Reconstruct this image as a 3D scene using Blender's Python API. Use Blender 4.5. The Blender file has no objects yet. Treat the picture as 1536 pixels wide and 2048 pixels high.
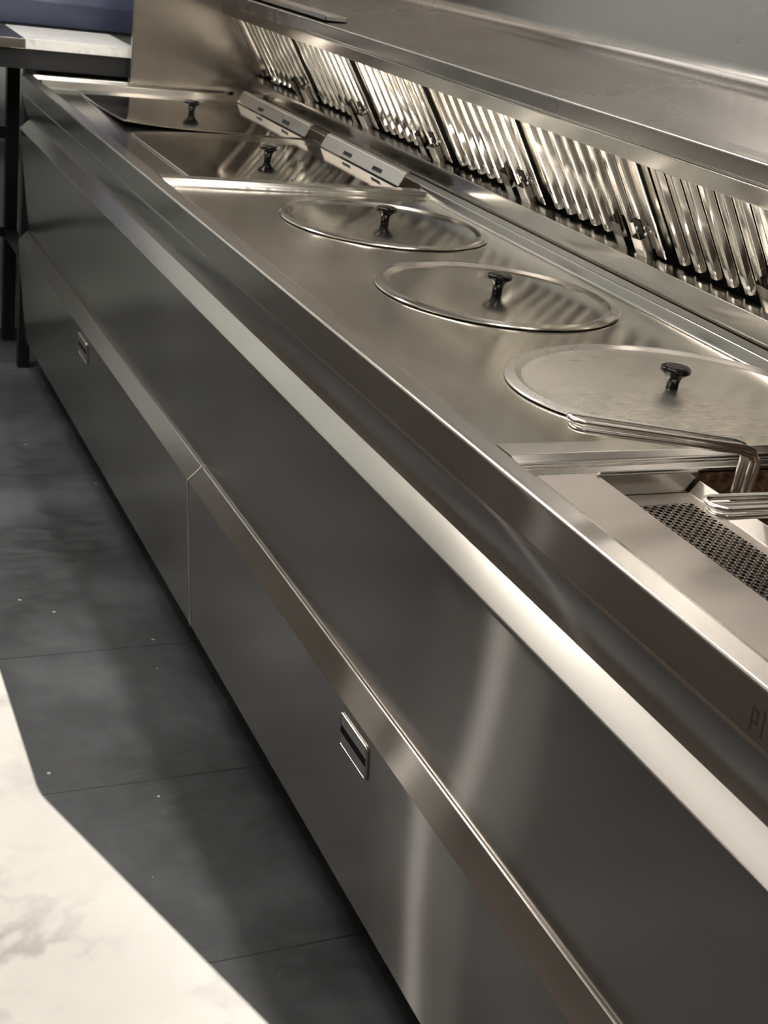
import bpy, bmesh, math, random
from mathutils import Vector, Matrix
random.seed(7)
PI = math.pi
SC = bpy.context.scene
COL = SC.collection

# ------------------------------------------------------------------ camera
FPX = 2696.78
RWC = [[0.9095405858678847, -0.3950705445042576, 0.12905497868820975],
       [-0.0492446017852014, -0.41076898331500644, -0.9104085959289777],
       [0.4126874021025137, 0.8216983066865023, -0.3930661533818612]]
cd = bpy.data.cameras.new('camera')
cam = bpy.data.objects.new('camera', cd)
COL.objects.link(cam)
cd.sensor_fit = 'VERTICAL'
cd.sensor_height = 36.0
cd.sensor_width = 27.0
cd.lens = FPX * 36.0 / 2048.0
cd.clip_start = 0.02
cd.dof.use_dof = True
cd.dof.focus_distance = 1.75
cd.dof.aperture_fstop = 16.0
R = Matrix(RWC)
M3 = Matrix((R[0], -R[1], -R[2])).transposed()
cam.matrix_world = Matrix.Translation((-0.70788, 0.0, 1.401888)) @ M3.to_4x4()
SC.camera = cam

# ------------------------------------------------------------------ world and exposure
w = bpy.data.worlds.new('world')
SC.world = w
w.use_nodes = True
w.node_tree.nodes['Background'].inputs[0].default_value = (1, 0.95, 0.88, 1)
w.node_tree.nodes['Background'].inputs[1].default_value = 0.05
SC.view_settings.view_transform = 'Standard'
SC.view_settings.look = 'None'
SC.view_settings.gamma = 1.0
SC.view_settings.use_curve_mapping = False
SC.view_settings.exposure = 0.8
LIGHT_COL = (1.0, 0.94, 0.87)
# ceiling fittings, inferred and added: (x, y, size x, size y, strength)
CEIL = 2.70
PANELS = [(-1.47, 2.75, .50, 2.4, 1.0), (-1.02, 3.62, .13, .11, 170), (-2.42, 4.30, .15, .13, 8),  # broad glowing panel added in place of a lit ceiling; small downlights inferred
          (-.30, 3.70, .30, .30, 20), (-3.1, 1.4, .7, 2.6, 9),  # both added, to brighten the far table and the marble counter
          (-.62, 3.3, .35, .35, 13), (-.62, .8, .35, .35, 8)]  # fill lights added to brighten the baffle filters
STRIPS = [(.22, 1.9, .08, 3.6, 24)]
# lamps added for reflections under the unseen hood canopy: (x, y, size x, size y, strength)
ADDED_TROUGHS = [(.66, 3.33, .54, 1.36, 2.2), (.72, 1.75, .42, 1.3, 1.6), (.72, .3, .42, 1.3, 1.4)]
STRIPS = [(.22, 1.9, .08, 3.6, 24)]
# lamps added for reflections under the unseen hood canopy: (x, y, size x, size y, strength)
ADDED_TROUGHS = [(.62, 3.25, .16, 1.2, 2.5), (.62, 1.75, .16, 1.2, 2.5), (.62, .3, .16, 1.2, 2.5)]

# ------------------------------------------------------------------ node helpers
def new_mat(name):
    m = bpy.data.materials.new(name)
    m.use_nodes = True
    nt = m.node_tree
    return m, nt, nt.nodes['Principled BSDF']

def nd(nt, t, **kw):
    n = nt.nodes.new(t)
    for k, v in kw.items():
        setattr(n, k, v)
    return n

def coords(nt, scale=(1, 1, 1), kind='Object'):
    tc = nd(nt, 'ShaderNodeTexCoord')
    mp = nd(nt, 'ShaderNodeMapping')
    mp.inputs['Scale'].default_value = scale
    nt.links.new(tc.outputs[kind], mp.inputs[0])
    return mp.outputs[0]

def noise(nt, vec, scale=1.0, detail=4.0, rough=.55):
    n = nd(nt, 'ShaderNodeTexNoise')
    n.inputs['Scale'].default_value = scale
    n.inputs['Detail'].default_value = detail
    n.inputs['Roughness'].default_value = rough
    nt.links.new(vec, n.inputs['Vector'])
    return n.outputs['Fac']

def ramp(nt, fac, stops):
    r = nd(nt, 'ShaderNodeValToRGB')
    e = r.color_ramp.elements
    while len(e) < len(stops):
        e.new(.5)
    for i, (p, c) in enumerate(stops):
        e[i].position = p
        e[i].color = (*c, 1) if len(c) == 3 else c
    nt.links.new(fac, r.inputs[0])
    return r.outputs[0]

def maprange(nt, fac, a, b, lo=0, hi=1):
    n = nd(nt, 'ShaderNodeMapRange')
    n.inputs[1].default_value = lo
    n.inputs[2].default_value = hi
    n.inputs[3].default_value = a
    n.inputs[4].default_value = b
    nt.links.new(fac, n.inputs[0])
    return n.outputs[0]

def math_n(nt, op, a, b=None):
    n = nd(nt, 'ShaderNodeMath', operation=op)
    for i, v in enumerate((a, b)):
        if v is None:
            continue
        if isinstance(v, (int, float)):
            n.inputs[i].default_value = v
        else:
            nt.links.new(v, n.inputs[i])
    return n.outputs[0]

def mixrgb(nt, fac, a, b):
    n = nd(nt, 'ShaderNodeMix', data_type='RGBA')
    for i, v in ((0, fac), (6, a), (7, b)):
        if isinstance(v, (int, float)):
            n.inputs[i].default_value = v
        elif isinstance(v, tuple):
            n.inputs[i].default_value = (*v, 1)
        else:
            nt.links.new(v, n.inputs[i])
    return n.outputs[2]

def bump(nt, b, h, strength, dist):
    n = nd(nt, 'ShaderNodeBump')
    n.inputs['Strength'].default_value = strength
    n.inputs['Distance'].default_value = dist
    nt.links.new(h, n.inputs['Height'])
    nt.links.new(n.outputs[0], b.inputs['Normal'])
    return n

def steel(name, base=(.62, .59, .55), rough=.25, aniso=.5, brush='y', bstr=.12, var=.06, scratch=0.0, wave=0.0, haze=0.0):
    """brushed stainless steel; brush = axis the polishing lines run along.
    The mesh UV runs across the lines (u), so the highlight spreads across them."""
    m, nt, b = new_mat(name)
    b.inputs['Metallic'].default_value = 1
    sc = {'y': (1500, 9, 1500), 'x': (9, 1500, 1500), 'z': (1500, 1500, 9)}[brush]
    v = coords(nt, sc)
    n1 = noise(nt, v, 1.0, 3, .6)
    v2 = coords(nt, (2.2, 2.2, 2.2))
    n2 = noise(nt, v2, 1.0, 5, .6)
    c = mixrgb(nt, maprange(nt, n2, 0, 1, .3, .7), tuple(x * .93 for x in base), tuple(min(1, x * 1.05) for x in base))
    nt.links.new(c, b.inputs['Base Color'])
    r = maprange(nt, n2, rough - var, rough + var, .3, .7)
    r2 = math_n(nt, 'ADD', r, maprange(nt, n1, -.008, .008, .3, .7))
    nt.links.new(r2, b.inputs['Roughness'])
    b.inputs['Anisotropic'].default_value = aniso
    b.inputs['Anisotropic Rotation'].default_value = .25
    tg = nd(nt, 'ShaderNodeTangent', direction_type='UV_MAP')
    tg.uv_map = 'UVMap'
    nt.links.new(tg.outputs[0], b.inputs['Tangent'])
    h = n1
    if scratch > 0:
        vs = coords(nt, (160, 160, 160))
        vo = nd(nt, 'ShaderNodeTexNoise')
        vo.inputs['Scale'].default_value = 1
        vo.inputs['Detail'].default_value = 6
        vo.inputs['Distortion'].default_value = 3
        nt.links.new(vs, vo.inputs['Vector'])
        h = math_n(nt, 'ADD', n1, math_n(nt, 'MULTIPLY', vo.outputs['Fac'], scratch))
    bp = bump(nt, b, h, bstr, .00012)
    if wave > 0:
        vw = coords(nt, (3.0, 3.0, 3.0))
        nw = noise(nt, vw, 1.0, 1, .4)
        b2 = nd(nt, 'ShaderNodeBump')
        b2.inputs['Strength'].default_value = 1.0
        b2.inputs['Distance'].default_value = wave
        nt.links.new(nw, b2.inputs['Height'])
        nt.links.new(b2.outputs[0], bp.inputs['Normal'])
    if haze > 0:      # long faint lobe across the brushing lines
        g = nd(nt, 'ShaderNodeBsdfAnisotropic')
        nt.links.new(c, g.inputs['Color'])
        g.inputs['Roughness'].default_value = .52
        g.inputs['Anisotropy'].default_value = .97
        g.inputs['Rotation'].default_value = .25
        nt.links.new(tg.outputs[0], g.inputs['Tangent'])
        mx = nd(nt, 'ShaderNodeMixShader')
        mx.inputs[0].default_value = haze
        nt.links.new(b.outputs[0], mx.inputs[1])
        nt.links.new(g.outputs[0], mx.inputs[2])
        nt.links.new(mx.outputs[0], nt.nodes['Material Output'].inputs['Surface'])
    return m

def plain(name, col, rough=.5, metal=0.0, spec=.5, coat=0.0):
    m, nt, b = new_mat(name)
    n = noise(nt, coords(nt, (9, 9, 9)), 1, 5, .6)
    c = mixrgb(nt, maprange(nt, n, 0, 1, .3, .7), tuple(x * .9 for x in col), tuple(min(1, x * 1.08) for x in col))
    nt.links.new(c, b.inputs['Base Color'])
    b.inputs['Roughness'].default_value = rough
    b.inputs['Metallic'].default_value = metal
    b.inputs['Specular IOR Level'].default_value = spec
    b.inputs['Coat Weight'].default_value = coat
    bump(nt, b, n, .05, .001)
    return m

def emit(name, col, s):
    m = bpy.data.materials.new(name)
    m.use_nodes = True
    nt = m.node_tree
    nt.nodes.clear()
    e = nd(nt, 'ShaderNodeEmission')
    e.inputs[0].default_value = (*col, 1)
    e.inputs[1].default_value = s
    o = nd(nt, 'ShaderNodeOutputMaterial')
    nt.links.new(e.outputs[0], o.inputs[0])
    return m

def marble(name, scale=1.0, base=(.745, .725, .68), vein=(.34, .33, .32)):
    m, nt, b = new_mat(name)
    v = coords(nt, (scale,) * 3)
    warp = nd(nt, 'ShaderNodeTexNoise')
    warp.inputs['Scale'].default_value = 3.2
    warp.inputs['Detail'].default_value = 6
    warp.inputs['Roughness'].default_value = .62
    warp.inputs['Distortion'].default_value = .35
    nt.links.new(v, warp.inputs['Vector'])
    # thin veins where the warped noise crosses its middle
    d = math_n(nt, 'ABSOLUTE', math_n(nt, 'SUBTRACT', warp.outputs['Fac'], .5))
    veins = maprange(nt, d, 1, 0, 0, .035)
    mask = maprange(nt, noise(nt, v, 2.1, 3, .5), 0, 1, .46, .66)
    vm = math_n(nt, 'MULTIPLY', veins, mask)
    cloud = maprange(nt, noise(nt, v, 5.5, 6, .6), 0, .38, .38, .72)
    blot = maprange(nt, noise(nt, v, 11, 5, .65), 0, .55, .60, .76)
    fac = math_n(nt, 'MINIMUM', math_n(nt, 'ADD', math_n(nt, 'MULTIPLY', vm, .75), math_n(nt, 'ADD', math_n(nt, 'MULTIPLY', cloud, .55), math_n(nt, 'MULTIPLY', blot, .45))), 1.0)
    nt.links.new(mixrgb(nt, fac, base, vein), b.inputs['Base Color'])
    b.inputs['Roughness'].default_value = .28
    return m

def floor_mat():
    m, nt, b = new_mat('slate_tile')
    tc = nd(nt, 'ShaderNodeTexCoord')
    sep = nd(nt, 'ShaderNodeSeparateXYZ')
    nt.links.new(tc.outputs['Object'], sep.inputs[0])
    # tile rows .456 m deep along y, .9 m wide along x
    fy = math_n(nt, 'DIVIDE', math_n(nt, 'ADD', sep.outputs['Y'], 10 * .456 - 1.4435), .456)
    fx = math_n(nt, 'DIVIDE', math_n(nt, 'ADD', sep.outputs['X'], 9.9), .912)
    def joint(f, wdt):
        fr = math_n(nt, 'FRACT', f)
        d = math_n(nt, 'MINIMUM', fr, math_n(nt, 'SUBTRACT', 1.0, fr))
        return maprange(nt, d, 1, 0, wdt * .5, wdt)
    g = math_n(nt, 'MAXIMUM', joint(fy, .0042), joint(fx, .0021))
    v = coords(nt, (1, 1, 1))
    n1 = noise(nt, v, 3.0, 8, .62)
    vs = coords(nt, (14, 34, 14))
    n2 = noise(nt, vs, 1.0, 8, .68)
    n3 = noise(nt, coords(nt, (90, 160, 90)), 1.0, 4, .6)
    c = ramp(nt, n1, [(.33, (.026, .030, .034)), (.5, (.062, .068, .075)), (.67, (.125, .135, .145))])
    c = mixrgb(nt, maprange(nt, n2, 0, .7, .46, .74), c, (.10, .104, .108))
    c = mixrgb(nt, maprange(nt, n3, 0, .22, .62, .8), c, (.14, .14, .14))
    # pale crumbs and dust specks
    vo = nd(nt, 'ShaderNodeTexVoronoi')
    vo.inputs['Scale'].default_value = 17
    nt.links.new(tc.outputs['Object'], vo.inputs['Vector'])
    rnd = nd(nt, 'ShaderNodeSeparateColor')
    nt.links.new(vo.outputs['Color'], rnd.inputs[0])
    size = maprange(nt, rnd.outputs[0], 0, .07, .2, 1)
    sp = math_n(nt, 'LESS_THAN', vo.outputs['Distance'], size)
    c = mixrgb(nt, math_n(nt, 'MULTIPLY', sp, .75), c, (.62, .60, .55))
    c = mixrgb(nt, math_n(nt, 'MULTIPLY', g, .8), c, (.012, .012, .013))
    nt.links.new(c, b.inputs['Base Color'])
    nt.links.new(maprange(nt, n2, .42, .62, .3, .7), b.inputs['Roughness'])
    b.inputs['Specular IOR Level'].default_value = .5
    hh = math_n(nt, 'SUBTRACT', math_n(nt, 'ADD', math_n(nt, 'MULTIPLY', n2, .6), math_n(nt, 'MULTIPLY', n3, .25)), g)
    bump(nt, b, hh, .5, .0022)
    return m

def burnt_mat():
    m, nt, b = new_mat('burnt_oil_crust')
    v = coords(nt, (1, 1, 1))
    n = noise(nt, v, 95, 8, .75)
    n2 = noise(nt, v, 160, 4, .6)
    c = ramp(nt, n, [(.30, (.010, .005, .003)), (.47, (.06, .024, .010)), (.57, (.17, .08, .03)), (.72, (.42, .25, .11))])
    nt.links.new(c, b.inputs['Base Color'])
    b.inputs['Roughness'].default_value = .32
    bump(nt, b, math_n(nt, 'ADD', n, math_n(nt, 'MULTIPLY', n2, .6)), 1.0, .004)
    return m

def perf_mat():
    m, nt, b = new_mat('perforated_steel')
    b.inputs['Metallic'].default_value = 1
    v = coords(nt, (1, 1, 1))
    n = noise(nt, v, 26, 6, .65)
    c = mixrgb(nt, maprange(nt, n, 0, .8, .60, .78), (.62, .58, .53), (.30, .14, .05))
    nt.links.new(c, b.inputs['Base Color'])
    b.inputs['Roughness'].default_value = .34
    return m

# materials
S_FRONT = steel('brushed_steel_front', (.555, .525, .49), .20, .45, 'y', .006, .02, haze=.15)
S_LIP = steel('brushed_steel_lip', (.60, .575, .535), .19, .4, 'y', .012, .02, haze=.05)
S_LEDGE = steel('grained_steel_ledge', (.50, .478, .445), .22, .2, 'y', .012, .02)
S_TOP = steel('brushed_steel_worktop', (.66, .62, .565), .17, .5, 'x', .05, .05, scratch=.25)
S_LID = steel('spun_steel_lid', (.61, .58, .535), .15, .5, 'x', .05, .04, wave=.0010)
S_SATIN = steel('satin_steel_lid', (.84, .805, .75), .28, .3, 'x', .0, .02)
S_NEAR = steel('matt_steel_worktop', (.48, .44, .40), .38, .2, 'x', .01, .02)
S_MIRROR = steel('polished_steel_cover', (.62, .59, .55), .07, .3, 'x', .02, .02, wave=.0012)
S_TUBE = steel('steel_bullnose', (.78, .755, .70), .20, .0, 'x', .01, .03)
S_HOOD = steel('scratched_steel_hood', (.35, .335, .32), .25, .4, 'y', .02, .04)
S_SILL = steel('polished_steel_sill', (.58, .55, .51), .16, .45, 'y', .05, .05)
S_SIDE = steel('brushed_steel_side', (.50, .465, .425), .22, .6, 'x', .06, .05)
S_BAFFLE = steel('polished_steel_baffle', (.84, .825, .775), .10, .0, 'z', .01, .03)
S_WIRE = steel('bright_steel_wire', (.86, .83, .775), .24, .0, 'x', .03, .04)
S_FLAP = steel('pale_steel_flap', (.72, .69, .64), .30, .3, 'x', .05, .04)
BLACK_GLOSS = plain('black_gloss_plastic', (.004, .004, .004), .05, 0, .38)
BLACK_METAL = plain('black_painted_metal', (.014, .015, .017), .45)
DARK_VOID = plain('dark_recess', (.006, .006, .006), .7)
ETCH = plain('etched_mark', (.10, .085, .07), .5, .6)
MARBLE_NEAR = marble('white_marble', 2.6)
MARBLE_FAR = marble('grey_veined_marble', 7.0, (.80, .80, .78), (.40, .41, .42))
NAVY = plain('navy_gloss_paint', (.062, .070, .118), .28, 0, .5)
WALL_GREY = plain('pale_grey_paint', (.47, .51, .51), .6)
WALL_WARM = plain('warm_brown_paint', (.20, .15, .115), .6)
WALL_BACK = plain('grey_paint', (.30, .30, .31), .6)
CEIL_M = plain('ceiling_paint', (.66, .64, .60), .8)
COUNTER_BODY = plain('dark_brown_laminate', (.24, .205, .18), .45)
SEALANT = plain('white_sealant', (.55, .56, .53), .5)
FLOOR_M = floor_mat()
BURNT = burnt_mat()
PERF = perf_mat()

# ------------------------------------------------------------------ mesh helpers
def finish(bm, uvax=('y', 'x'), sharp=32):
    """smooth shading with sharp creases and a planar UV; uvax = (u axis, v axis)"""
    bm.normal_update()
    bmesh.ops.recalc_face_normals(bm, faces=bm.faces)
    lim = math.radians(sharp)
    for f in bm.faces:
        f.smooth = True
    for e in bm.edges:
        if len(e.link_faces) == 2:
            e.smooth = e.calc_face_angle(0) < lim
    uv = bm.loops.layers.uv.new('UVMap')
    ia = 'xyz'.index(uvax[0])
    ib = 'xyz'.index(uvax[1])
    ic = 3 - ia - ib
    for f in bm.faces:
        n = f.normal
        a, b_ = ia, ib
        if abs(n[ic]) < .25:
            if abs(n[ib]) > .8:
                b_ = ic
            elif abs(n[ia]) > .8:
                a = ic
        for l in f.loops:
            c = l.vert.co
            l[uv].uv = (c[a], c[b_] + .13 * c[ic] if b_ != ic else c[b_])

def link(name, bm, mat, parent=None, uvax=('y', 'x'), sharp=32):
    finish(bm, uvax, sharp)
    me = bpy.data.meshes.new(name)
    bm.to_mesh(me)
    bm.free()
    for m in (mat if isinstance(mat, (list, tuple)) else [mat]):
        me.materials.append(m)
    o = bpy.data.objects.new(name, me)
    COL.objects.link(o)
    wn = o.modifiers.new('weighted_normal', 'WEIGHTED_NORMAL')
    wn.keep_sharp = True
    if parent is not None:
        o.parent = parent
        o.matrix_parent_inverse = Matrix.Translation(parent.location).inverted() if parent.type == 'EMPTY' else Matrix.Translation(parent.location).inverted()
    return o

def empty(name, loc):
    o = bpy.data.objects.new(name, None)
    COL.objects.link(o)
    o.location = loc
    o.empty_display_size = .05
    return o

def tag(o, label=None, cat=None, group=None, kind=None):
    if label: o['label'] = label
    if cat: o['category'] = cat
    if group: o['group'] = group
    if kind: o['kind'] = kind
    return o

def box(bm, x0, x1, y0, y1, z0, z1, bev=0.0, seg=2, mi=0):
    vs = [bm.verts.new((x, y, z)) for x in (x0, x1) for y in (y0, y1) for z in (z0, z1)]
    F = [(0, 1, 3, 2), (4, 6, 7, 5), (0, 4, 5, 1), (2, 3, 7, 6), (0, 2, 6, 4), (1, 5, 7, 3)]
    fs = [bm.faces.new([vs[i] for i in f]) for f in F]
    for f in fs:
        f.material_index = mi
    if bev > 0:
        es = list({e for f in fs for e in f.edges})
        bmesh.ops.bevel(bm, geom=es, offset=bev, segments=seg, profile=.5, affect='EDGES')
    return vs

def fillet(pts, radii, seg=5, closed=False):
    out = []
    n = len(pts)
    for i, p in enumerate(pts):
        r = radii[i] if isinstance(radii, (list, tuple)) else radii
        if r <= 0 or (not closed and i in (0, n - 1)):
            out.append(tuple(p))
            continue
        P = Vector(p)
        A = Vector(pts[i - 1]) - P
        B = Vector(pts[(i + 1) % n]) - P
        la, lb = A.length, B.length
        A.normalize(); B.normalize()
        ang = A.angle(B)
        if ang > PI - .02:
            out.append(tuple(p)); continue
        t = min(r / math.tan(ang / 2), la * .49, lb * .49)
        rr = t * math.tan(ang / 2)
        bis = (A + B).normalized()
        cen = P + bis * (rr / math.sin(ang / 2))
        s = P + A * t - cen
        e = P + B * t - cen
        a = s.angle(e)
        for k in range(seg + 1):
            f = k / seg
            v = (s * math.sin((1 - f) * a) + e * math.sin(f * a)) / math.sin(a)
            out.append(tuple(cen + v))
    return out

def prism(bm, pts, axis, a0, a1, mi=0):
    """closed section swept along an axis; section coords are the other two axes in xyz order"""
    def mk(p, a):
        if axis == 'y': return (p[0], a, p[1])
        if axis == 'x': return (a, p[0], p[1])
        return (p[0], p[1], a)
    A = [bm.verts.new(mk(p, a0)) for p in pts]
    B = [bm.verts.new(mk(p, a1)) for p in pts]
    n = len(pts)
    fs = [bm.faces.new((A[i], A[(i + 1) % n], B[(i + 1) % n], B[i])) for i in range(n)]
    fs += [bm.faces.new(A[::-1]), bm.faces.new(B)]
    for f in fs:
        f.material_index = mi
    return fs

def sheet_pts(pts, t):
    """closed outline of a bent sheet: pts is the visible side, t the thickness (to the right of travel)"""
    n = len(pts)
    off = []
    for i in range(n):
        a = Vector(pts[max(i - 1, 0)]); b = Vector(pts[min(i + 1, n - 1)])
        d = (b - a).normalized()
        nr = Vector((d[1], -d[0]))
        off.append(tuple(Vector(pts[i]) + nr * t))
    return list(pts) + off[::-1]

def lathe(bm, prof, cx, cy, seg=64, sx=1.0, sy=1.0, cap=True):
    """prof: (r, z) from the outside in; closes on the axis when r = 0"""
    rings = []
    for r, z in prof:
        if r <= 1e-6:
            rings.append([bm.verts.new((cx, cy, z))])
        else:
            rings.append([bm.verts.new((cx + r * sx * math.cos(2 * PI * k / seg), cy + r * sy * math.sin(2 * PI * k / seg), z)) for k in range(seg)])
    for a, b in zip(rings, rings[1:]):
        for k in range(seg):
            k2 = (k + 1) % seg
            if len(a) == 1 and len(b) == 1: continue
            if len(b) == 1: bm.faces.new((a[k], a[k2], b[0]))
            elif len(a) == 1: bm.faces.new((a[0], b[k2], b[k]))
            else: bm.faces.new((a[k], a[k2], b[k2], b[k]))

def tube(bm, pts, r, seg=10, closed=False):
    pts = [Vector(p) for p in pts]
    n = len(pts)
    rings = []
    up = Vector((0, 0, 1))
    prev = None
    for i in range(n):
        a = pts[(i - 1) % n] if (closed or i > 0) else pts[0]
        b = pts[(i + 1) % n] if (closed or i < n - 1) else pts[-1]
        d = (b - a).normalized()
        if prev is None:
            u = d.cross(up)
            if u.length < .1: u = d.cross(Vector((1, 0, 0)))
            u.normalize()
        else:
            u = (prev - d * prev.dot(d)).normalized()
        prev = u
        v = d.cross(u)
        rings.append([bm.verts.new(pts[i] + (u * math.cos(2 * PI * k / seg) + v * math.sin(2 * PI * k / seg)) * r) for k in range(seg)])
    for i in range(n - (0 if closed else 1)):
        A, B = rings[i], rings[(i + 1) % n]
        for k in range(seg):
            bm.faces.new((A[k], A[(k + 1) % seg], B[(k + 1) % seg], B[k]))
    if not closed:
        bm.faces.new(rings[0][::-1]); bm.faces.new(rings[-1])

# ------------------------------------------------------------------ room shell
X0, X1, Y0, Y1 = -4.2, 1.35, -2.6, 4.56
def slab(name, a, mat):
    bm = bmesh.new()
    box(bm, *a)
    return tag(link(name, bm, mat), kind='structure')
slab('floor', (X0, X1, Y0, Y1, -.08, 0), FLOOR_M)
slab('ceiling', (X0, X1, Y0, Y1, CEIL, CEIL + .08), CEIL_M)
slab('wall_far', (X0, X1, Y1, Y1 + .1, 0, CEIL), WALL_GREY)
slab('wall_near', (X0, X1, Y0 - .1, Y0, 0, CEIL), WALL_BACK)
slab('wall_left', (X0 - .1, X0, Y0, Y1, 0, CEIL), WALL_WARM)
slab('wall_right', (X1, X1 + .1, Y0, Y1, 0, CEIL), WALL_BACK)
slab('baseboard_far', (-.45, X1, Y1 - .014, Y1, 0, .10), plain('skirting_paint', (.52, .56, .55), .5))

# ------------------------------------------------------------------ ceiling fittings
def ceiling_fitting(name, label, x, y, sx, sy, s):
    r = empty(name, (x, y, CEIL))
    tag(r, label, 'ceiling light', 'ceiling lights')
    bm = bmesh.new()
    f = .018
    box(bm, x - sx / 2 - f, x + sx / 2 + f, y - sy / 2 - f, y + sy / 2 + f, CEIL - .030, CEIL - .001, .004)
    link('housing', bm, WALL_BACK, r)
    bm = bmesh.new()
    box(bm, x - sx / 2, x + sx / 2, y - sy / 2, y + sy / 2, CEIL - .036, CEIL - .0305)
    link('diffuser', bm, emit('lamp_diffuser_%d' % s, LIGHT_COL, s), r)
PLAB = ['broad soft ceiling panel over the customer side', 'small bright downlight beside the broad soft ceiling panel',
        'second small downlight further left near the far wall', 'square ceiling light above the marble table', 'long ceiling panel at the left wall side',
        'square ceiling light above the counter edge, towards the far wall', 'square ceiling light above the counter edge, nearer the camera']
for p in PANELS:
    ceiling_fitting('ceiling_light', PLAB.pop(0), *p)
for p in STRIPS:
    ceiling_fitting('strip_light', 'slim ceiling strip light above the frying range', *p)

# ------------------------------------------------------------------ frying range
YE = 4.08          # far end of the range
YN = -0.55         # near end, outside the frame
ZW = 0.884         # recessed work surface
ZT = 0.895         # rolled lip, dividers
rng = empty('frying_range', (.3, 1.8, 0))
tag(rng, 'long stainless steel frying range with round pan lids and front drawers', 'frying range')

# front lip: vertical face, rolled top edge, flat strip, step down to the work surface
prof = [(.026, .768), (.017, .788), (.009, .815), (.004, .838), (.0055, .8425), (.0035, .845), (.0, .885)]
top = fillet([(.0, .885), (-.0015, .896), (.008, .8955), (.030, .8955), (.0315, ZW), (.055, ZW - .001)], [0, .006, .004, .002, .003, 0], 5)
sec = prof[:-1] + top + [(.055, .870), (.030, .860), (.040, .768)]
bm = bmesh.new()
prism(bm, sec, 'y', YN, YE)
link('front_lip', bm, S_LIP, rng, ('z', 'y'))

# pull ledge and hollow front panel below it
led = [(.040, .770), (.026, .770), (-.001, .746), (-.002, .743), (.0, .741)]
bm = bmesh.new()
prism(bm, led + [(.012, .735), (.045, .750)], 'y', YN, YE)
link('pull_ledge', bm, S_LEDGE, rng, ('z', 'y'))
pan = [(.001, .743), (.0042, .700), (.0085, .655), (.0140, .605), (.0195, .555), (.0245, .505), (.0295, .448), (.0312, .425)]
bm = bmesh.new()
prism(bm, sheet_pts(pan[::-1], .012), 'y', YN, YE - .001)
link('front_panel', bm, S_FRONT, rng, ('z', 'y'))

# drawers: sloping top flange, face leaning back towards the floor
def drawer(y0, y1):
    sec = fillet([(.033, .412), (.0315, .4462), (.0262, .4478), (.0, .4195), (.0285, .108), (.046, .106), (.050, .400)], [0, .003, .0045, .0015, .001, 0, 0], 3, True)
    bm = bmesh.new()
    prism(bm, sec, 'y', y0, y1)
    es = [e for e in bm.edges if abs(e.verts[0].co.y - e.verts[1].co.y) < 1e-6]
    bmesh.ops.bevel(bm, geom=es, offset=.0035, segments=3, profile=.5, affect='EDGES')
    d = link('drawer', bm, S_FRONT, rng, ('z', 'y'))
    return d
GAP = 2.236
def face_x(z):
    return .0 + (.4195 - z) / (.4195 - .108) * .0285
def recess_handle(yc, par):
    z1, z0, hw, t = .4015, .350, .0475, .0042
    bm = bmesh.new()
    def bar(p, q, wd):
        tube(bm, [p, q], wd, 8)
    def P(y, z, o=0.0):
        return (face_x(z) - .0015 + o, y, z)
    ring = []
    rr = .006
    for cy, cz, a0 in ((yc + hw - rr, z1 - rr, 0), (yc - hw + rr, z1 - rr, 90), (yc - hw + rr, z0 + rr, 180), (yc + hw - rr, z0 + rr, 270)):
        for k in range(5):
            a = math.radians(a0 + k * 22.5)
            ring.append(P(cy + rr * math.cos(a), cz + rr * math.sin(a)))
    tube(bm, ring, .0022, 8, True)
    inner = [(p[0] - .0008, yc + (p[1] - yc) * .96, .37575 + (p[2] - .37575) * .93) for p in ring]
    # plate across the upper third, dished floor below, dark slot between
    def quad(y0, y1, za, xa, zb, xb, mi):
        v = [bm.verts.new(c) for c in ((xa, y0, za), (xa, y1, za), (xb, y1, zb), (xb, y0, zb))]
        f = bm.faces.new(v); f.material_index = mi
    zm = z1 - .019
    quad(yc - hw + .002, yc + hw - .002, z1 - .001, face_x(z1) - .0020, zm, face_x(zm) - .0016, 0)
    quad(yc - hw + .002, yc + hw - .002, zm, face_x(zm) - .0016, zm - .012, face_x(zm) + .0006 - .002, 1)
    quad(yc - hw + .002, yc + hw - .002, zm - .012, face_x(zm) - .0014, z0 + .001, face_x(z0) - .0024, 2)
    h = link('recess_handle', bm, [S_WIRE, DARK_VOID, S_FLAP], par, ('z', 'y'))
    tag(h, 'polished recessed finger pull')
d1 = drawer(GAP + .0013, YE - .004)
d2 = drawer(.28, GAP - .0013)
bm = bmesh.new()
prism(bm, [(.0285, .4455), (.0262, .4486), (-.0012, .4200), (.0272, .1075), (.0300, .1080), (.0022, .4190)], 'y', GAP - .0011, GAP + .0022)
tag(link('edge_trim', bm, plain('pale_aluminium_trim', (.86, .85, .80), .42, .35), d1, ('z', 'y')), 'pale bright edge trim')  # pale strip added to imitate the bright highlight at the drawer gap
recess_handle(3.163, d1)
recess_handle(1.407, d2)
d3 = drawer(YN, .2756)
bm = bmesh.new()
box(bm, .10, .66, YN, YE - .02, 0, .11)
link('plinth', bm, BLACK_METAL, rng)
bm = bmesh.new()
box(bm, .058, .70, .05 + YN, YE - .012, .11, .62)
link('carcass', bm, DARK_VOID, rng)

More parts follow.
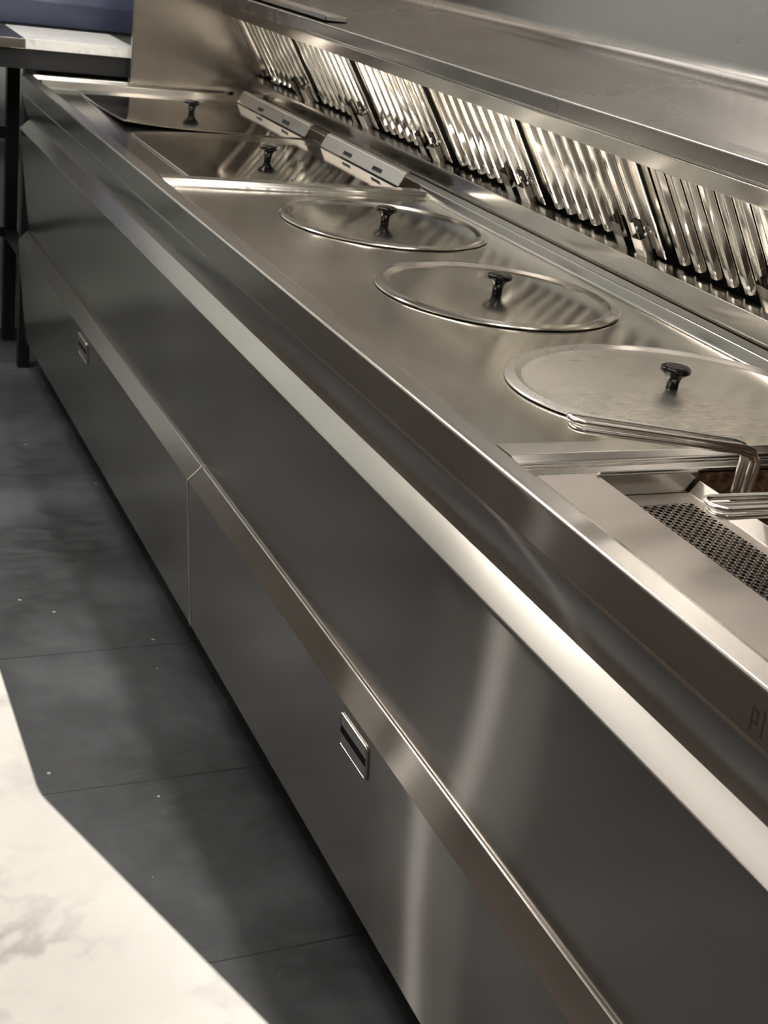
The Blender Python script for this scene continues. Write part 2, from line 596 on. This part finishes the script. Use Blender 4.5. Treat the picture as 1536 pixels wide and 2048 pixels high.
# work surface (opening over the fryer) and back upstand
HX0, HX1, HY0, HY1 = .124, .60, .30, 1.150
bm = bmesh.new()
XA, XB = .050, .625
zt, zb = ZW - .0005, ZW - .004
box(bm, XA, XB, 1.19, YE - .03, zb, zt)
link('worktop', bm, S_TOP, rng, ('y', 'x'))
bm = bmesh.new()
box(bm, XA, XB, HY1, 1.1899, zb, zt)
box(bm, XA, HX0, HY0, HY1, zb, zt)
box(bm, HX1, XB, HY0, HY1, zb, zt)
box(bm, XA, XB, YN, HY0, zb, zt)
link('fryer_surround', bm, S_NEAR, rng, ('y', 'x'))
ups = fillet([(.600, ZW - .001), (.616, ZW), (.6205, .9045), (.650, .9055), (.653, .900)], [0, .006, .004, .002, 0], 4)
bm = bmesh.new()
prism(bm, sheet_pts(ups, .003), 'y', YN, YE - .05)
link('back_upstand', bm, S_SILL, rng, ('z', 'y'))

# cross dividers: flat top, rolled nose facing the near end, weld bead, cove
def divider(yb, parent=rng, top=.034, x1=.645):
    y = yb
    s = [(y, ZW - .003), (y, ZT + .001), (y - top, ZT + .001), (y - top - .012, ZT - .004), (y - top - .014, ZW + .003), (y - top - .030, ZW - .0002), (y - top - .030, ZW - .003)]
    s = fillet(s, [0, .003, .007, .007, .003, 0, 0], 5, True)
    bm = bmesh.new()
    prism(bm, s, 'x', .0315, x1)
    d = link('divider', bm, S_TUBE, parent, ('y', 'x'))
    bm = bmesh.new()
    pts = []
    x = .034
    while x < x1 - .01:
        pts.append((x, y - top - .016 + random.uniform(-.0005, .0005), ZW + .0022 + random.uniform(-.0003, .0003)))
        x += .006
    tube(bm, pts, .0022, 6)
    link('weld_bead', bm, S_WIRE, d, ('x', 'y'))
divider(2.690)
divider(1.219)
# far end: rounded bar, gap, raised end lip
bm = bmesh.new()
s = fillet([(3.995, ZW - .003), (3.995, ZT), (3.942, ZT + .006), (3.922, ZW + .001), (3.90, ZW - .0005), (3.90, ZW - .003)], [0, .004, .008, .006, 0, 0], 6, True)
prism(bm, s, 'x', .0315, .64)
link('divider', bm, S_TUBE, rng, ('y', 'x'))
bm = bmesh.new()
s = fillet([(YE, .80), (YE, .8985), (YE - .022, .8985), (YE - .026, .885), (3.994, .8845), (3.994, .80)], [0, .003, .003, .003, 0, 0], 4, True)
prism(bm, s, 'x', .030, .66)
link('end_lip', bm, S_TUBE, rng, ('y', 'x'))
# etched mark on the lip, running out of the frame at the right
bm = bmesh.new()
def stroke(y0, z0, y1, z1, w_):
    d = Vector((y1 - y0, z1 - z0)).normalized(); n = Vector((-d[1], d[0])) * w_ / 2
    vs = []
    for (y, z) in ((y0 + n[0], z0 + n[1]), (y1 + n[0], z1 + n[1]), (y1 - n[0], z1 - n[1]), (y0 - n[0], z0 - n[1])):
        vs.append(bm.verts.new((.0002 + (.885 - z) / .04 * .0035 - .0004, y, z)))
    bm.faces.new(vs)
def lip_yz(u, v):     # letter grid: u along the lip towards the camera, v up
    return .7080 - u, .857 + v
for (u0, v0, u1, v1) in ((0, -.006, 0, .017), (0, .015, .007, .014), (.0068, .014, .0068, .002), (.0068, .003, 0, .003), (.014, -.006, .014, .020)):
    a = lip_yz(u0, v0); b = lip_yz(u1, v1)
    stroke(a[0], a[1], b[0], b[1], .0022)
link('etched_mark', bm, ETCH, rng, ('z', 'y'))

# fryer pan below the opening
FZ = .66
bm = bmesh.new()
def wallquad(pts, mi):
    f = bm.faces.new([bm.verts.new(p) for p in pts]); f.material_index = mi
DX = .245        # drain shelf / oil well boundary
wallquad([(HX0, HY1, zt), (HX1, HY1, zt), (HX1, HY1, FZ), (HX0, HY1, FZ)], 0)
wallquad([(HX0, HY0, zt), (HX1, HY0, zt), (HX1, HY0, FZ), (HX0, HY0, FZ)], 0)
wallquad([(HX0, HY0, zt), (HX0, HY1, zt), (HX0, HY1, FZ), (HX0, HY0, FZ)], 0)
wallquad([(HX1, HY0, zt), (HX1, HY1, zt), (HX1, HY1, FZ), (HX1, HY0, FZ)], 0)
wallquad([(HX0, HY0, FZ), (HX1, HY0, FZ), (HX1, HY1, FZ), (HX0, HY1, FZ)], 1)
link('fryer_pan', bm, [BURNT, BURNT], rng)
bm = bmesh.new()
tube(bm, [(HX0 - .001, HY1 - .006, ZW - .0005), (HX0 + .004, HY1 + .001, ZW), (HX1, HY1 + .001, ZW)], .0026, 8)
box(bm, HX0 - .0005, .262, HY1 - .0035, HY1 - .0005, .845, ZW - .002)
link('pan_rim', bm, S_TUBE, rng, ('z', 'x'))

# side panel at the far end of the hood
bm = bmesh.new()
prism(bm, [(.302, .899), (.70, .899), (.95, 1.24), (.95, 2.2), (.302, 2.2)], 'y', 4.030, 4.050)
bmesh.ops.bevel(bm, geom=[e for e in bm.edges if abs(e.verts[0].co.x - .302) < 1e-4 and abs(e.verts[1].co.x - .302) < 1e-4], offset=.003, segments=2, affect='EDGES')
link('side_panel', bm, S_SIDE, rng, ('z', 'x'))

# ------------------------------------------------------------------ extraction hood behind the pans
hood = empty('extraction_hood', (.8, 1.8, .9))
tag(hood, 'steel extraction hood with sloping filter bay and shelf behind the pans', 'extraction hood')
YH = 4.029
sil = fillet([(.700, .880), (.662, .880), (.660, .906), (.6596, .9435), (.683, .952), (.700, .950)], [0, .002, .001, .002, .0, 0], 3)
bm = bmesh.new()
prism(bm, sil + [(.700, .90)], 'y', YN, YH)
link('filter_sill', bm, S_SILL, hood, ('z', 'y'))
# fascia with its gutter line, shelf, coved splashback
fas = fillet([(.640, 1.150), (.640, 1.112), (.5665, 1.1165), (.5560, 1.1435), (.5600, 1.1480), (.5530, 1.1500), (.5485, 1.1785), (.562, 1.1815), (.600, 1.1830), (.880, 1.2280), (.905, 1.250), (.930, 1.420), (.980, 2.20)],
             [0, 0, .002, .002, .0015, .002, .004, .002, 0, .05, .05, .02, 0], 5)
# split the section into three bent sheets
i1 = min(range(len(fas)), key=lambda i: (fas[i][0] - .5600) ** 2 + (fas[i][1] - 1.148) ** 2)
i2 = min(range(len(fas)), key=lambda i: (fas[i][0] - .600) ** 2 + (fas[i][1] - 1.183) ** 2)
bm = bmesh.new()
prism(bm, fas[:i1 + 1] + [(.66, 1.155)], 'y', YN, YH)
link('fascia', bm, S_SILL, hood, ('z', 'y'))
bm = bmesh.new()
prism(bm, fas[i1:i2 + 1] + [(.60, 1.156)], 'y', YN, YH)
link('shelf_nose', bm, S_HOOD, hood, ('z', 'y'))
bm = bmesh.new()
prism(bm, sheet_pts(fas[i2:], .01), 'y', YN, YH)
link('splashback', bm, S_HOOD, hood, ('z', 'y'))
bm = bmesh.new()
box(bm, .76, .78, YN, YH, .88, 1.16)
box(bm, .64, .78, YN, YH, 1.150, 1.160)
link('filter_plenum', bm, DARK_VOID, hood)
bm = bmesh.new()
box(bm, .42, .985, YN, YH, 2.125, 2.30, .004)
added_canopy = link('canopy', bm, S_HOOD, hood, ('z', 'y'))  # unseen canopy, added to carry lamps for the rolled edges to reflect
for (x, y, sx, sy, st) in ADDED_TROUGHS:
    bm = bmesh.new()
    box(bm, x - sx / 2, x + sx / 2, y - sy / 2, y + sy / 2, 2.105, 2.1248)
    link('canopy_light', bm, emit('canopy_lamp', LIGHT_COL, st), added_canopy)  # lamps added so the bars and divider noses reflect white

# ------------------------------------------------------------------ baffle filters
FW = .4135
FB = Vector((.6915, 0, .9600))       # foot of the filter plane
FT = Vector((.5755, 0, 1.1390))      # head of the filter plane
sl = (FT - FB)
FL = sl.length
su = sl.normalized()               # up the slope
nn = Vector((-su.z, 0, su.x))      # out of the slope, towards the pans
if nn.x > 0: nn = -nn
def fpt(y, s, d):
    p = FB + su * s + nn * d
    return (p.x, y, p.z)
def fprism(bm, sec, s0, s1, mi=0):
    """section in (y, out) swept up the slope"""
    A = [bm.verts.new(fpt(a, s0, d)) for a, d in sec]
    B = [bm.verts.new(fpt(a, s1, d)) for a, d in sec]
    n = len(sec)
    fs = [bm.faces.new((A[i], A[(i + 1) % n], B[(i + 1) % n], B[i])) for i in range(n)] + [bm.faces.new(A[::-1]), bm.faces.new(B)]
    for f in fs: f.material_index = mi
def make_filter(y1, nb=8):
    """y1 = far edge; baffles run up the slope"""
    y0 = y1 - FW
    r = empty('baffle_filter', (FB.x, (y0 + y1) / 2, FB.z))
    # dark backing and frame channels
    bm = bmesh.new()
    fprism(bm, [(y0 + .004, -.030), (y1 - .004, -.030), (y1 - .004, -.027), (y0 + .004, -.027)], .0, FL)
    link('inner_tray', bm, DARK_VOID, r)
    bm = bmesh.new()
    yb = y0 + .004
    # near side frame rail: flat channel face with a bright folded edge
    fprism(bm, fillet([(yb, -.026), (yb, .006), (yb + .004, .0075), (yb + .030, .006), (yb + .031, -.012), (yb + .029, -.012), (yb + .0285, .0035), (yb + .0035, .004), (yb + .002, -.026)], [0, .001, 0, .002, 0, 0, 0, 0, 0], 2, True), .0, FL)
    link('frame_rail', bm, S_BAFFLE, r, ('x', 'y'))
    bm = bmesh.new()
    yb = y1 - .022
    fprism(bm, [(yb + .019, -.026), (yb + .019, -.014), (yb, -.014), (yb, -.016), (yb + .017, -.016), (yb + .017, -.026)], .0, FL)
    link('frame_rail', bm, S_BAFFLE, r, ('x', 'y'))
    # baffles: two rows of open channels, the outer ones rounded like reeds
    bm = bmesh.new()
    span0, span1 = y0 + .040, y1 - .022
    p = (span1 - span0) / nb
    for i in range(nb):
        yc = span1 - p * (i + .5)
        wd = p * .62
        h = wd / 2
        out = fillet([(yc - h, -.018), (yc - h * .96, -.003), (yc - h * .62, .0052), (yc - h * .30, .0068), (yc + h * .45, .0068), (yc + h * .80, .0040), (yc + h * .98, -.004), (yc + h, -.018)], [0, .001, .001, .001, .001, .001, .001, 0], 1)
        inn = [(yc + (a - yc) * .92, d - .0012) for a, d in out]
        fprism(bm, out + inn[::-1], .004, FL)
        # inner lip of the neighbouring back channel, a thin bright ridge beside each reed
        yr = yc - p * .40
        fprism(bm, fillet([(yr - p * .05, -.025), (yr - p * .04, -.008), (yr + p * .04, -.008), (yr + p * .05, -.025)], [0, .0015, .0015, 0], 3, True), .0, FL)
    link('baffles', bm, S_BAFFLE, r, ('x', 'y'))
    # lift handle near the lower corner: curled plate, folded grip, two screws
    yh = y0 + .128
    bm = bmesh.new()
    pl = fillet([(yh + .022, .006), (yh + .020, .016), (yh + .006, .0195), (yh - .020, .0195)], [0, .006, .004, 0], 4)
    pl2 = [(a, d - .0012) for a, d in pl]
    fprism(bm, pl + pl2[::-1], -.010, .048)
    link('handle_plate', bm, S_SILL, r, ('x', 'y'))
    bm = bmesh.new()
    yg = y0 + .062
    gr = fillet([(yg - .018, .006), (yg - .017, .020), (yg + .014, .022), (yg + .016, .008)], [0, .004, .004, 0], 3)
    gr2 = [(yg + (a - yg) * .9, d - .0013) for a, d in gr]
    fprism(bm, gr + gr2[::-1], -.022, .034)
    g = link('handle_grip', bm, S_FLAP, r, ('x', 'y'))
    bm = bmesh.new()
    fprism(bm, fillet([(yg - .012, .0078), (yg - .012, .0086), (yg + .014, .0086), (yg + .014, .0078)], 0, 1, True), .036, .064)
    link('screw_plate', bm, DARK_VOID, r, ('x', 'y'))
    for a, s in ((yg + .004, .047), (yg - .020, .041)):
        bm = bmesh.new()
        m = Matrix.Translation(fpt(a, s, .0088)) @ nn.to_track_quat('Z', 'Y').to_matrix().to_4x4()
        bmesh.ops.create_uvsphere(bm, u_segments=12, v_segments=8, radius=.0036, matrix=m)
        link('screw', bm, S_WIRE, r)
    return r
def copy_tree(o, off, parent=None):
    c = o.copy()
    COL.objects.link(c)
    if parent is not None:
        c.parent = parent
        c.matrix_parent_inverse = Matrix.Identity(4)
        c.matrix_basis = o.matrix_parent_inverse @ o.matrix_basis
    else:
        c.location = Vector(o.location) + Vector(off)
    for ch in list(o.children):
        copy_tree(ch, off, c)
    return c
FY = [3.920 - FW * i for i in range(10)]
FLAB = ['steel baffle filter at the far end, against the side panel',
        'steel baffle filter second from the side panel, behind the far flat cover',
        'steel baffle filter third from the side panel, behind the nearer flat cover',
        'steel baffle filter fourth from the side panel, behind the farthest round lid',
        'steel baffle filter fifth from the side panel, behind the middle round lid',
        'steel baffle filter nearest the camera, running out of the frame at right']
f0 = make_filter(FY[0])
allf = [f0] + [copy_tree(f0, (0, -FW * i, 0)) for i in range(1, 6)]
for o, l in zip(allf, FLAB):
    tag(o, l, 'filter', 'baffle filters along the hood')
# steel closing strip between the side panel and the first filter
bm = bmesh.new()
fprism(bm, [(3.924, -.024), (3.924, -.004), (3.965, -.003), (3.966, .004), (3.986, .005), (3.990, -.004), (4.015, -.004), (4.018, .008), (4.0285, .008), (4.0285, -.024)], .0, FL)
link('closing_strip', bm, S_SILL, hood, ('x', 'y'))

# ------------------------------------------------------------------ round pan lids
def knob(bm, cx, cy, z, s=1.0):
    prof = [(0, 0), (.0086, 0), (.0083, .003), (.0085, .008), (.0098, .0135), (.0128, .0180), (.0175, .0212), (.0206, .0238), (.0213, .0265), (.0206, .0292), (.0175, .0310), (.010, .0318), (0, .0320)]
    lathe(bm, [(r * s, z + h * s) for r, h in prof], cx, cy, 32)
def round_lid(cx, cy, rx, ry, label, z=ZW, mat=None):
    r = empty('pan_lid', (cx, cy, z))
    tag(r, label, 'lid', 'round pan lids on the range')
    bm = bmesh.new()
    k = rx
    prof = [(0, .0003), (k - .003, .0003), (k - .0003, .0010), (k, .0022), (k - .0014, .0036), (k - .004, .0042), (k - .0145, .0058), (k - .0165, .0054), (k - .0235, .0016), (k - .026, .0010), (k - .03, .0010), (k * .7, .0018), (k * .35, .0032), (0, .0038)]
    lathe(bm, [(p, z + h) for p, h in prof], cx, cy, 128, 1, ry / rx)
    link('lid_plate', bm, mat or S_LID, r, ('y', 'x'), 20)
    bm = bmesh.new()
    knob(bm, cx, cy, z + .0038)
    tag(link('knob', bm, BLACK_GLOSS, r), 'glossy black mushroom knob')
    return r
round_lid(.394, 2.366, .203, .203, 'round steel pan lid with black knob, farthest of the three round lids')
round_lid(.384, 1.880, .203, .201, 'round steel pan lid with black knob, middle of the three round lids')
round_lid(.407, 1.414, .238, .195, 'large bright round pan lid behind the frying basket handles', ZW, S_SATIN)

# ------------------------------------------------------------------ flat covers with slotted back flaps
def flat_cover(x0, x1, y0, y1, label, lift=.004, kx=.385, ky=None):
    r = empty('flat_cover', ((x0 + x1) / 2, (y0 + y1) / 2, ZW))
    tag(r, label, 'cover', 'flat steel covers at the far end of the range')
    bm = bmesh.new()
    n = 12
    top = []
    nx, ny = 10, 10
    def zz(u, v):
        return ZW + .0024 + lift * (1 - v) ** 4 * (1 - u) ** 4 + .0012 * math.sin(u * 3.2) * math.sin(v * 2.8)
    g = [[bm.verts.new((x0 + (x1 - x0) * i / nx, y0 + (y1 - y0) * j / ny, zz(i / nx, j / ny))) for j in range(ny + 1)] for i in range(nx + 1)]
    h = [[bm.verts.new((v.co.x, v.co.y, v.co.z - .0022)) for v in row] for row in g]
    for i in range(nx):
        for j in range(ny):
            bm.faces.new((g[i][j], g[i + 1][j], g[i + 1][j + 1], g[i][j + 1]))
            bm.faces.new((h[i][j], h[i][j + 1], h[i + 1][j + 1], h[i + 1][j]))
    for i in range(nx):
        bm.faces.new((g[i][0], h[i][0], h[i + 1][0], g[i + 1][0]))
        bm.faces.new((g[i][ny], g[i + 1][ny], h[i + 1][ny], h[i][ny]))
        bm.faces.new((g[0][i], g[0][i + 1], h[0][i + 1], h[0][i]))
        bm.faces.new((g[nx][i], h[nx][i], h[nx][i + 1], g[nx][i + 1]))
    link('cover_plate', bm, S_MIRROR, r, ('y', 'x'))
    bm = bmesh.new()
    tube(bm, [(x0, y0, zz(0, 0) - .001), (x0, (y0 + y1) / 2, zz(0, .5) - .001), (x0, y1, zz(0, 1) - .001)], .0022, 8)
    link('folded_edge', bm, S_TUBE, r)
    bm = bmesh.new()
    knob(bm, kx, ky, zz((kx - x0) / (x1 - x0), (ky - y0) / (y1 - y0)) - .0005)
    tag(link('knob', bm, BLACK_GLOSS, r), 'glossy black mushroom knob')
    # slotted flap standing up along the back edge, its top folded back
    bm = bmesh.new()
    fx, fz = x1 - .025, ZW + .0055
    top = fillet([(fx, fz), (fx + .015, fz + .029), (fx + .024, fz + .033)], [0, .005, 0], 4)
    slots = [(y0 + (y1 - y0) * .28, .055), (y0 + (y1 - y0) * .66, .055)]
    cuts = sorted([y0] + [s for c, wd in slots for s in (c - wd / 2, c + wd / 2)] + [y1])
    lo = Vector(top[0]); hi = Vector(top[1])
    def strip(pts, ya, yb):
        prism(bm, sheet_pts(pts, .0016), 'y', ya, yb)
    sa, sb = lo.lerp(hi, .20), lo.lerp(hi, .52)
    strip([tuple(sb)] + list(top[1:]), y0, y1)
    strip([tuple(lo), tuple(sa)], y0, y1)
    for k in range(0, len(cuts) - 1, 2):
        strip([tuple(sa), tuple(sb)], cuts[k], cuts[k + 1])
    f = link('slotted_flap', bm, S_FLAP, r, ('z', 'y'))
    for c, wd in slots:
        bm = bmesh.new()
        strip([(sa[0] + .005, sa[1]), (sb[0] + .005, sb[1])], c - wd / 2, c + wd / 2)
        link('slot_backing', bm, DARK_VOID, f, ('z', 'y'))
flat_cover(.119, .612, 3.335, 3.900, 'mirror steel flat cover at the far end, its front corner lifted', .012, .372, 3.63)
flat_cover(.109, .612, 2.735, 3.215, 'mirror steel flat cover between the far cover and the round lids', .0, .368, 2.985)
# small latch block and hinge stop on the back ledge
bm = bmesh.new()
box(bm, .628, .652, 3.86, 3.90, .904, .916, .002)
link('stop_block', bm, S_FLAP, rng)

# ------------------------------------------------------------------ drain tray in the fryer pan
tray = empty('drain_tray', (.19, .75, .856))
tag(tray, 'perforated steel drain tray with brown stains inside the fryer opening', 'tray')
TZ = .858
bm = bmesh.new()
px, py = .0125, .0108
tx0 = HX0 + .003
cols = 9
ty1 = 1.118
rows = 74
K = 8
for i in range(cols):
    for j in range(rows):
        ox = (px / 2) if j % 2 else 0
        if i == cols - 1 and j % 2: continue
        cx = tx0 + px * (i + .5) + ox
        cy = ty1 - py * .5 * (j + 1) * 1.0
        if cy < HY0 + .02: continue
        # staggered cell: hexagon-like tile with a round hole
        hexv = [(cx - px / 2, cy - py * .16), (cx, cy - py * .5), (cx + px / 2, cy - py * .16), (cx + px / 2, cy + py * .16), (cx, cy + py * .5), (cx - px / 2, cy + py * .16)]
        O = []
        for q in range(6):
            O.append(hexv[q])
        ang0 = [math.atan2(a[1] - cy, a[0] - cx) for a in hexv]
        rr_ = .0030
        I = [(cx + rr_ * math.cos(a), cy + rr_ * math.sin(a)) for a in ang0]
        mid = []
        ov = [bm.verts.new((a, b, TZ)) for a, b in O]
        iv = []
        for q in range(6):
            a0 = ang0[q]; a1 = ang0[(q + 1) % 6]
            if a1 < a0: a1 += 2 * PI
            am = (a0 + a1) / 2
            iv.append((bm.verts.new((cx + rr_ * math.cos(a0), cy + rr_ * math.sin(a0), TZ)), bm.verts.new((cx + rr_ * math.cos(am), cy + rr_ * math.sin(am), TZ))))
        for q in range(6):
            q2 = (q + 1) % 6
            bm.faces.new((ov[q], ov[q2], iv[q2][0], iv[q][1], iv[q][0]))
bmesh.ops.remove_doubles(bm, verts=bm.verts, dist=.0004)
link('perforated_plate', bm, PERF, tray)
bm = bmesh.new()
xr = tx0 + px * (cols + .0)
box(bm, tx0, xr + .012, ty1 - .001, HY1 - .005, TZ - .002, TZ)
lipS = fillet([(xr - .003, TZ), (xr + .010, TZ + .001), (xr + .022, TZ + .016), (xr + .0245, TZ + .014), (xr + .024, TZ - .02)], [0, .004, .002, .001, 0], 3)
prism(bm, sheet_pts(lipS, .0015), 'y', HY0 + .01, HY1 - .008)
link('tray_edge', bm, S_NEAR, tray, ('z', 'y'))

# ------------------------------------------------------------------ frying baskets
def wire_basket(tip, bend, drop, label, foot, yw=.024):
    """double wire loop handle from tip to bend, dropping into a wire basket"""
    r = empty('frying_basket', (foot[0], foot[1], FZ))
    tag(r, label, 'basket', 'wire frying baskets in the fryer')
    T, B, D = Vector(tip), Vector(bend), Vector(drop)
    ax = (B - T).normalized()
    side = Vector((0, 0, 1)).cross(ax).normalized()
    upv = ax.cross(side)
    bm = bmesh.new()
    for lay, (sp, dz) in enumerate(((yw / 2, 0.0), (yw / 2 - .0012, -.0085))):
        L = []
        o = upv * dz
        for sgn in (1, -1):
            base = []
            p_tip = T + ax * (sp + lay * .004) + side * sgn * sp + o
            p_mid = T.lerp(B, .62) + side * sgn * (sp * .92) + o * .9
            p_b0 = B - ax * .022 + side * sgn * (sp * .8) + o * .8
            p_b1 = B + Vector((0, 0, -.004)) + side * sgn * (sp * .75) + ax * .0 + o * .8
            p_b2 = B + ax * .011 - Vector((0, 0, .018)) + side * sgn * (sp * .75) + o * .2 - ax * (.008 * lay)
            p_d = D + side * sgn * (sp * .75) - ax * (.008 * lay)
            base = [p_tip, p_mid, p_b0, p_b1, p_b2, p_d]
            L.append(base)
        cap = []
        for k in range(1, 8):
            a = PI / 2 + PI * k / 8
            cap.append(T + ax * (sp + lay * .004) + ax * (math.cos(a) * sp) + side * (math.sin(a) * sp) + o)
        path = L[0][::-1] + cap + L[1]
        tube(bm, path, .0034, 10)
    # small cross plate where handle meets the riser
    link('handle', bm, S_WIRE, r, ('x', 'y'), 50)
    # basket body: rim and wires
    bm = bmesh.new()
    cx, cy = foot[0], foot[1]
    hw, hl, z1, z0 = foot[2], foot[3], foot[4], FZ + .02
    def rect(z, k):
        return [(cx - hw * k, cy - hl * k, z), (cx + hw * k, cy - hl * k, z), (cx + hw * k, cy + hl * k, z), (cx - hw * k, cy + hl * k, z)]
    tube(bm, rect(z1, 1), .003, 8, True)
    tube(bm, rect(z0, .9), .003, 8, True)
    nw = 12
    for k in range(nw + 1):
        t = -1 + 2 * k / nw
        tube(bm, [(cx + hw * t, cy - hl, z1), (cx + hw * t * .9, cy - hl * .9, z0), (cx + hw * t * .9, cy + hl * .9, z0), (cx + hw * t, cy + hl, z1)], .0012, 5)
        tube(bm, [(cx - hw, cy + hl * t, z1), (cx - hw * .9, cy + hl * t * .9, z0), (cx + hw * .9, cy + hl * t * .9, z0), (cx + hw, cy + hl * t, z1)], .0012, 5)
    link('basket_mesh', bm, plain('dark_oily_wire', (.10, .075, .055), .3, .8), r)
wire_basket((.042, 1.100, .971), (.284, 1.102, .9335), (.279, 1.100, .70), 'wire frying basket handle angled across in front of the large round lid', (.385, 1.06, .10, .065, .80))
wire_basket((.128, .965, .930), (.43, .965, .926), (.43, .965, .70), 'wire frying basket handle lying level over the drain tray', (.50, .905, .068, .062, .80), .030)
wire_basket((.176, .800, .930), (.43, .790, .926), (.43, .790, .70), 'wire frying basket with only its rounded handle tip inside the frame', (.50, .765, .068, .060, .80), .030)

# ------------------------------------------------------------------ tray on the hood shelf
bm = bmesh.new()
zs = 1.1853
box(bm, .556, .612, 3.195, YH - .03, zs, zs + .0016)
box(bm, .556, .5576, 3.195, YH - .03, zs, zs + .012)
box(bm, .6104, .612, 3.195, YH - .03, zs, zs + .012)
box(bm, .556, .612, 3.195, 3.1975, zs, zs + .010)
tag(link('shelf_tray', bm, S_FLAP, None, ('y', 'x')), 'narrow open steel tray lying on the hood shelf at the far end', 'tray')

# ------------------------------------------------------------------ far marble topped table
tb = empty('marble_table', (.2, 4.3, 0))
tag(tb, 'black framed table with white marble top beyond the end of the range', 'table')
TY0, TY1, TZ0, TZ1 = 4.105, 4.44, .961, .990
bm = bmesh.new()
box(bm, .0135, .335, TY0, TY1 + .02, TZ0, TZ1, .002)
link('marble_top', bm, MARBLE_FAR, tb)
bm = bmesh.new()
box(bm, -.60, .0125, TY0 - .003, TY1 + .0, TZ0, TZ1 - .001, .002)
tag(link('steel_top', bm, S_SIDE, tb), 'steel plate beside the marble slab')
bm = bmesh.new()
box(bm, -.60, .335, TY0 + .010, TY0 + .050, .905, TZ0 - .0005)
link('frame_bar', bm, BLACK_METAL, tb)
bm = bmesh.new()
box(bm, -.60, .335, TY1 - .05, TY1 - .01, .905, TZ0 - .0005)
link('frame_bar', bm, BLACK_METAL, tb)
bm = bmesh.new()
box(bm, .305, .335, TY0 + .05, TY1 - .05, .905, TZ0 - .0005)
link('frame_bar', bm, BLACK_METAL, tb)
for (x, y) in ((.034, 4.140), (.034, 4.425)):
    for xx in ((x,) if True else ()):
        bm = bmesh.new()
        wd = .017 if y < 4.3 else .019
        box(bm, xx - wd, xx + wd, y - .018, y + .018, 0, .905)
        link('leg', bm, BLACK_METAL, tb)
bm = bmesh.new()
box(bm, .015, .05, 4.156, 4.41, .345, .372)
link('stretcher', bm, BLACK_METAL, tb)
bm = bmesh.new()
box(bm, -.60, .016, 4.413, 4.435, .345, .372)
link('back_rail', bm, BLACK_METAL, tb)
bm = bmesh.new()
box(bm, -.60, .016, 4.413, 4.435, .655, .69)
link('back_rail', bm, BLACK_METAL, tb)
# sealant at the marble's right end
bm = bmesh.new()
box(bm, .322, .334, TY0 - .004, TY0 + .02, .92, .975, .003)
link('sealant', bm, SEALANT, tb)
# dark apron panel under the marble
bm = bmesh.new()
box(bm, .06, .335, 4.19, 4.20, .60, .90)
link('apron_panel', bm, BLACK_METAL, tb)

# navy upstand on the wall behind the table
bm = bmesh.new()
prism(bm, fillet([(4.5595, .985), (4.535, .99), (4.530, 1.06), (4.545, 1.10), (4.545, 1.32), (4.5595, 1.32)], [0, .004, .02, .02, 0, 0], 4, True), 'x', -.55, 1.0)
tag(link('wall_panel', bm, NAVY, None, ('z', 'x')), 'glossy navy blue panel on the wall behind the marble table', 'wall panel')

# ------------------------------------------------------------------ customer counter, foreground marble
cn = empty('service_counter', (-1.0, 1.5, 0))
tag(cn, 'service counter with veined white marble top in the near left corner', 'counter')
MZ = .990
out = fillet([(-1.5, 3.9), (-.5960, 3.9), (-.5945, .560), (-.4700, .195), (-.4700, -.6), (-1.5, -.6)], [.02, .03, .05, .04, .02, .02], 8, True)
bm = bmesh.new()
prism(bm, out, 'z', MZ - .030, MZ)
es = [e for e in bm.edges if abs(e.verts[0].co.z - e.verts[1].co.z) < 1e-6 and len(e.link_faces) == 2]
bmesh.ops.bevel(bm, geom=es, offset=.003, segments=2, affect='EDGES')
link('marble_top', bm, MARBLE_NEAR, cn)
bm = bmesh.new()
box(bm, -1.44, -.655, .62, 3.86, .08, MZ - .0305)
box(bm, -1.44, -.62, -.55, .30, .08, MZ - .0305)
link('cabinet', bm, COUNTER_BODY, cn)
bm = bmesh.new()
box(bm, -1.40, -.70, -.5, 3.80, 0, .08)
link('plinth', bm, BLACK_METAL, cn)
